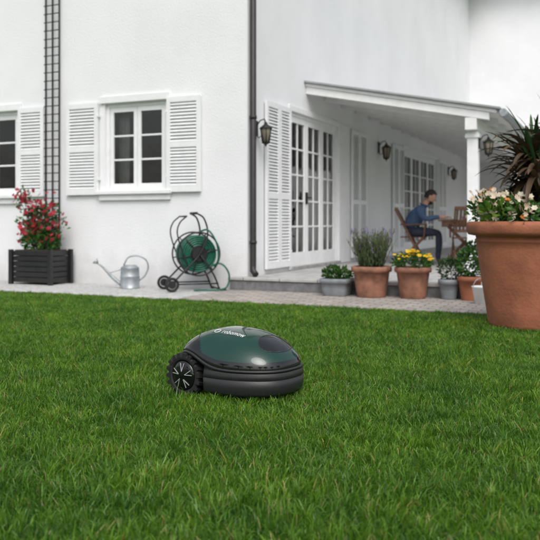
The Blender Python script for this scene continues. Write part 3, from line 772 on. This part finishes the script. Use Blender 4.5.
# ---------------- person ----------------
person=empty('seated_man',PM)
S=[];E=[];RR=[];LB=[]
def jt(p,r,par,lab):
    S.append(Vector(p));RR.append(r);LB.append(lab)
    if par is not None:E.append((par,len(S)-1))
    return len(S)-1
root=jt((-.05,0,.545),(.15,.17),None,'J')
w1=jt((-.02,0,.64),(.125,.15),root,'S');w2=jt((.03,0,.76),(.125,.155),w1,'S');w3=jt((.105,0,.875),(.115,.165),w2,'S');nk=jt((.175,0,.955),(.065,.07),w3,'S')
n2=jt((.205,0,1.01),(.055,.055),nk,'K');jt((.24,0,1.07),(.05,.05),n2,'K')
hands=[]
for sg in (-1,1):
    sh=jt((.115,sg*.175,.90),(.068,.068),w3,'S');ue=jt((.15,sg*.225,.81),(.055,.055),sh,'S');el=jt((.22,sg*.25,.745),(.046,.046),ue,'S')
    fe=jt((.34,sg*.21,.775),(.042,.042),el,'S');wr_=jt((.475,sg*.12,.785),(.029,.027),fe,'K');pl=jt((.54,sg*.085,.782),(.024,.036),wr_,'K')
    hands.append(((.54,sg*.085,.782),sg))
    hp=jt((-.02,sg*.09,.535),(.095,.095),root,'J');th=jt((.2,sg*.12,.535),(.082,.082),hp,'J');kn=jt((.42,sg*.14,.52),(.062,.062),th,'J')
    cf=jt((.43,sg*.14,.34),(.058,.058),kn,'J');an=jt((.41,sg*.14,.11),(.042,.042),cf,'J');h2=jt((.43,sg*.14,.05),(.04,.035),an,'H');jt((.56,sg*.155,.035),(.04,.028),h2,'H')
me=bpy.data.meshes.new('body');me.from_pydata([tuple(q) for q in S],E,[])
ob=bpy.data.objects.new('body',me);scene.collection.objects.link(ob)
sk=ob.modifiers.new('s','SKIN')
for i,sv in enumerate(me.skin_vertices[0].data): sv.radius=RR[i];sv.use_root=(i==0)
sk.use_smooth_shade=True
ss=ob.modifiers.new('u','SUBSURF');ss.levels=2;ss.render_levels=2
bpy.context.view_layer.update()
m2=bpy.data.meshes.new_from_object(ob.evaluated_get(bpy.context.evaluated_depsgraph_get()))
bpy.data.objects.remove(ob)
mats={'S':M_SHIRT,'J':M_JEAN,'K':M_SKIN,'H':M_SHOE};order=['S','J','K','H'];m2.materials.clear()
for k in order:m2.materials.append(mats[k])
def segd(p,a,b):
    ab=b-a;t=max(0,min(1,(p-a).dot(ab)/max(ab.length_squared,1e-9)));return (p-(a+ab*t)).length,t
for pol in m2.polygons:
    best=9;lab='S'
    for (i,j) in E:
        d,t=segd(pol.center,S[i],S[j]);d-= (RR[i][0]*(1-t)+RR[j][0]*t)
        if d<best:
            best=d;lab=LB[j] if t>.35 else LB[i]
            if LB[i]=='J' and LB[j]=='S':lab='J' if t<.5 else 'S'
            if LB[i]=='S' and LB[j]=='K':lab='S' if t<.6 else 'K'
    pol.material_index=order.index(lab);pol.use_smooth=True
body=bpy.data.objects.new('body',m2);scene.collection.objects.link(body);body.parent=person
mb=MB()
for (h,sg) in hands:
    for k in range(4):
        o=(k-1.5)*.018;ln=(.062,.074,.070,.055)[k]
        b=Vector(h)+Vector((.02,o,.004));pts=[b,b+Vector((ln*.5,-sg*.008,.004)),b+Vector((ln*.85,-sg*.014,-.008)),b+Vector((ln*1.05,-sg*.016,-.020))]
        mb.tube(pts,[.010,.009,.008,.006],M_SKIN,8)
    b=Vector(h)+Vector((-.01,-sg*.03,0));mb.tube([b,b+Vector((.025,-sg*.022,-.004)),b+Vector((.052,-sg*.028,-.012))],[.011,.010,.008],M_SKIN,8)
mb.build('fingers',person)
mb=MB()
mb.M=Matrix.Translation((.285,0,1.115))@Matrix.Rotation(math.radians(24),4,'Y')
def hf(d,q):
    x,y,z=q
    if z<0: 
        k=min(1,-z/.12); y*=1-.38*k*k; x=x*(1-.30*k) + .018*k
        if x<0: x*=1-.2*k
    if d.x>.85: x-= .006
    if d.x>.75 and abs(d.z-.05)<.14 and .15<abs(d.y)<.45: x-=.008
    return Vector((x,y,z))
mb.ball((0,0,0),(.098,.077,.122),M_SKIN,32,24,hf)
mb.add([(.088,0,.022),(.122,0,-.022),(.09,.018,-.026),(.09,-.018,-.026),(.092,0,-.034)],[(0,2,1),(0,1,3),(1,2,4),(1,4,3)],M_SKIN,True)
for sg in (-1,1):
    mb.ball((.080,sg*.032,.016),(.011,.014,.008),M_PAPER,10,8);mb.ball((.088,sg*.033,.015),(.005,.006,.006),M_HAIR,8,6)
    mb.bar((.088,sg*.016,.036),(.080,sg*.050,.038),.008,.007,M_HAIR)
    mb.ball((-.005,sg*.078,.0),(.020,.009,.032),M_SKIN,10,10)
mb.ball((.083,0,-.058),(.010,.024,.006),simple('lips',(0.32,0.12,0.10),.5),10,6)
def hair(d,q):
    k=1.0+.05*noise.noise(d*4)
    if d.x>.35 and d.z<.50: return q*.72
    if d.x>-.05 and d.z<.20: return q*.72
    if d.z<-.42: return q*.72
    return q*k
mb.ball((-.004,0,.010),(.106,.086,.124),M_HAIR,48,40,hair)
def beard(d,q):
    z=q.z;x=q.x;y=q.y
    if z<0:
        k=min(1,-z/.12);y*=1-.36*k*k;x=x*(1-.28*k)+.018*k
    if d.z>-.50 or d.x<.10: return Vector((x,y,z))*.75
    return Vector((x,y,z))*1.03
mb.ball((0,0,0),(.100,.080,.126),M_HAIR,48,40,beard)
mb.build('head',person)
mb=MB()
mb.tube([(.188+.066*math.cos(t),.070*math.sin(t),.985-.025*math.cos(t)) for t in [2*math.pi*k/20 for k in range(20)]],.014,M_SHIRT,8,True)
mb.build('collar',person)

# ---------------- lawn ----------------
m,nt,N,K,p_=newmat('lawn_soil')
g=N.new('ShaderNodeNewGeometry');n=N.new('ShaderNodeTexNoise');n.inputs['Scale'].default_value=6;n.inputs['Detail'].default_value=8;K.new(g.outputs['Position'],n.inputs['Vector'])
r=N.new('ShaderNodeValToRGB');r.color_ramp.elements[0].position=.3;r.color_ramp.elements[1].position=.7
r.color_ramp.elements[0].color=(.03,.07,.01,1);r.color_ramp.elements[1].color=(.08,.16,.02,1)
K.new(n.outputs['Fac'],r.inputs['Fac']);K.new(r.outputs['Color'],p_.inputs['Base Color']);p_.inputs['Roughness'].default_value=1
mb=MB();s=400;mb.add([(-s,-s,0),(s,-s,0),(s,s,0),(-s,s,0)],[(0,1,2,3)],m);mb.build('ground')
SZ=.5
def patch(seed,nb,wm,three=True):
    rg=random.Random(seed);v=[];f=[];rn=[]
    for i in range(nb):
        x=rg.uniform(-.265,.265);y=rg.uniform(-.265,.265)
        cl=noise.noise(Vector((x*9+seed*7,y*9,seed)))
        c2=noise.noise(Vector((x*22+seed*3,y*22,seed+5)))
        h=max(.016,(.036+.020*cl+.014*c2)*rg.uniform(.6,1.35));
        if rg.random()<.03:h*=1.45
        w=rg.uniform(.0018,.0048)*wm;a=rg.uniform(0,6.283);l=rg.uniform(.1,1.1)*h;la=rg.uniform(-1.9,1.9)+c2*7
        ca,sa=math.cos(a)*w/2,math.sin(a)*w/2;lx,ly=math.cos(la)*l,math.sin(la)*l
        o=len(v)
        if three:
            v+=[(x-ca,y-sa,-.004),(x+ca,y+sa,-.004),(x-ca+lx*.22,y-sa+ly*.22,h*.5),(x+ca+lx*.22,y+sa+ly*.22,h*.5),(x-ca*.7+lx*.6,y-sa*.7+ly*.6,h*.85),(x+ca*.7+lx*.6,y+sa*.7+ly*.6,h*.85),(x+lx,y+ly,h*(1.0 if l<h*.7 else .9))]
            f+=[(o,o+1,o+3,o+2),(o+2,o+3,o+5,o+4),(o+4,o+5,o+6)];nf=3
        else:
            v+=[(x-ca,y-sa,-.004),(x+ca,y+sa,-.004),(x+ca+lx*.3,y+sa+ly*.3,h*.6),(x-ca+lx*.3,y-sa+ly*.3,h*.6),(x+lx,y+ly,h)]
            f+=[(o,o+1,o+2,o+3),(o+3,o+2,o+4)];nf=2
        q=min(1,max(0,rg.gauss(.42+.3*cl+.25*c2,.26)));q=q if rg.random()>.02 else 1.0
        if q<1:q=min(q,.9)
        rn+=[q]*nf
    me=bpy.data.meshes.new('grass_patch');me.from_pydata(v,[],f);me.materials.append(G_LAWN)
    at=me.attributes.new('rnd','FLOAT','FACE');at.data.foreach_set('value',rn);me.update();return me
near=[patch(i+1,4300,1.0) for i in range(7)]
far=[patch(i+31,2800,1.35,False) for i in range(5)]
lawn=empty('lawn_grass',Matrix.Identity(4))
for j in range(0,24):
    for i in range(-22,24):
        lx=i*SZ;ly=PE-.265-j*SZ
        P=L(lx,ly)
        if P.y<1.5 or P.y>13 or abs(P.x)>.37*P.y+.9: continue
        o=bpy.data.objects.new('grass_patch',random.choice(near if P.y<5.3 else far));scene.collection.objects.link(o);o.parent=lawn
        o.matrix_world=T(P,-B+random.randrange(4)*math.pi/2,1)@Matrix.Diagonal((random.choice((-1,1)),1,U(.85,1.15)*(.75 if j==0 else 1),1))

# ---------------- light / world / camera ----------------
dsun=Vector((.10,-.70,.85)).normalized()
el=math.asin(dsun.z);az=math.atan2(dsun.x,dsun.y)
w=bpy.data.worlds.new('World');scene.world=w;w.use_nodes=True
N=w.node_tree.nodes;K=w.node_tree.links;bg=N['Background']
sky=N.new('ShaderNodeTexSky');sky.sky_type='NISHITA';sky.sun_disc=False;sky.sun_elevation=el;sky.sun_rotation=az;sky.dust_density=4;sky.air_density=1.2
hs=N.new('ShaderNodeHueSaturation');hs.inputs['Saturation'].default_value=.38;hs.inputs['Value'].default_value=1.36
K.new(sky.outputs[0],hs.inputs['Color']);K.new(hs.outputs[0],bg.inputs['Color']);bg.inputs['Strength'].default_value=.15
sd=bpy.data.lights.new('sun','SUN');sd.energy=.8;sd.angle=math.radians(30);sd.color=(1,.985,.96)
so=bpy.data.objects.new('sun',sd);scene.collection.objects.link(so);so.rotation_mode='QUATERNION';so.rotation_quaternion=dsun.to_track_quat('Z','Y')
cd=bpy.data.cameras.new('camera');co=bpy.data.objects.new('camera',cd);scene.collection.objects.link(co);scene.camera=co
co.location=(0,0,CH);co.rotation_euler=(math.pi/2,0,0);cd.sensor_width=36;cd.lens=36*F/540;cd.shift_y=-(270-HOR)/540;cd.clip_end=2000;cd.clip_start=.05
cd.dof.use_dof=True;cd.dof.focus_distance=3.75;cd.dof.aperture_fstop=3.6
scene.view_settings.view_transform='Standard';scene.view_settings.look='None';scene.view_settings.exposure=0
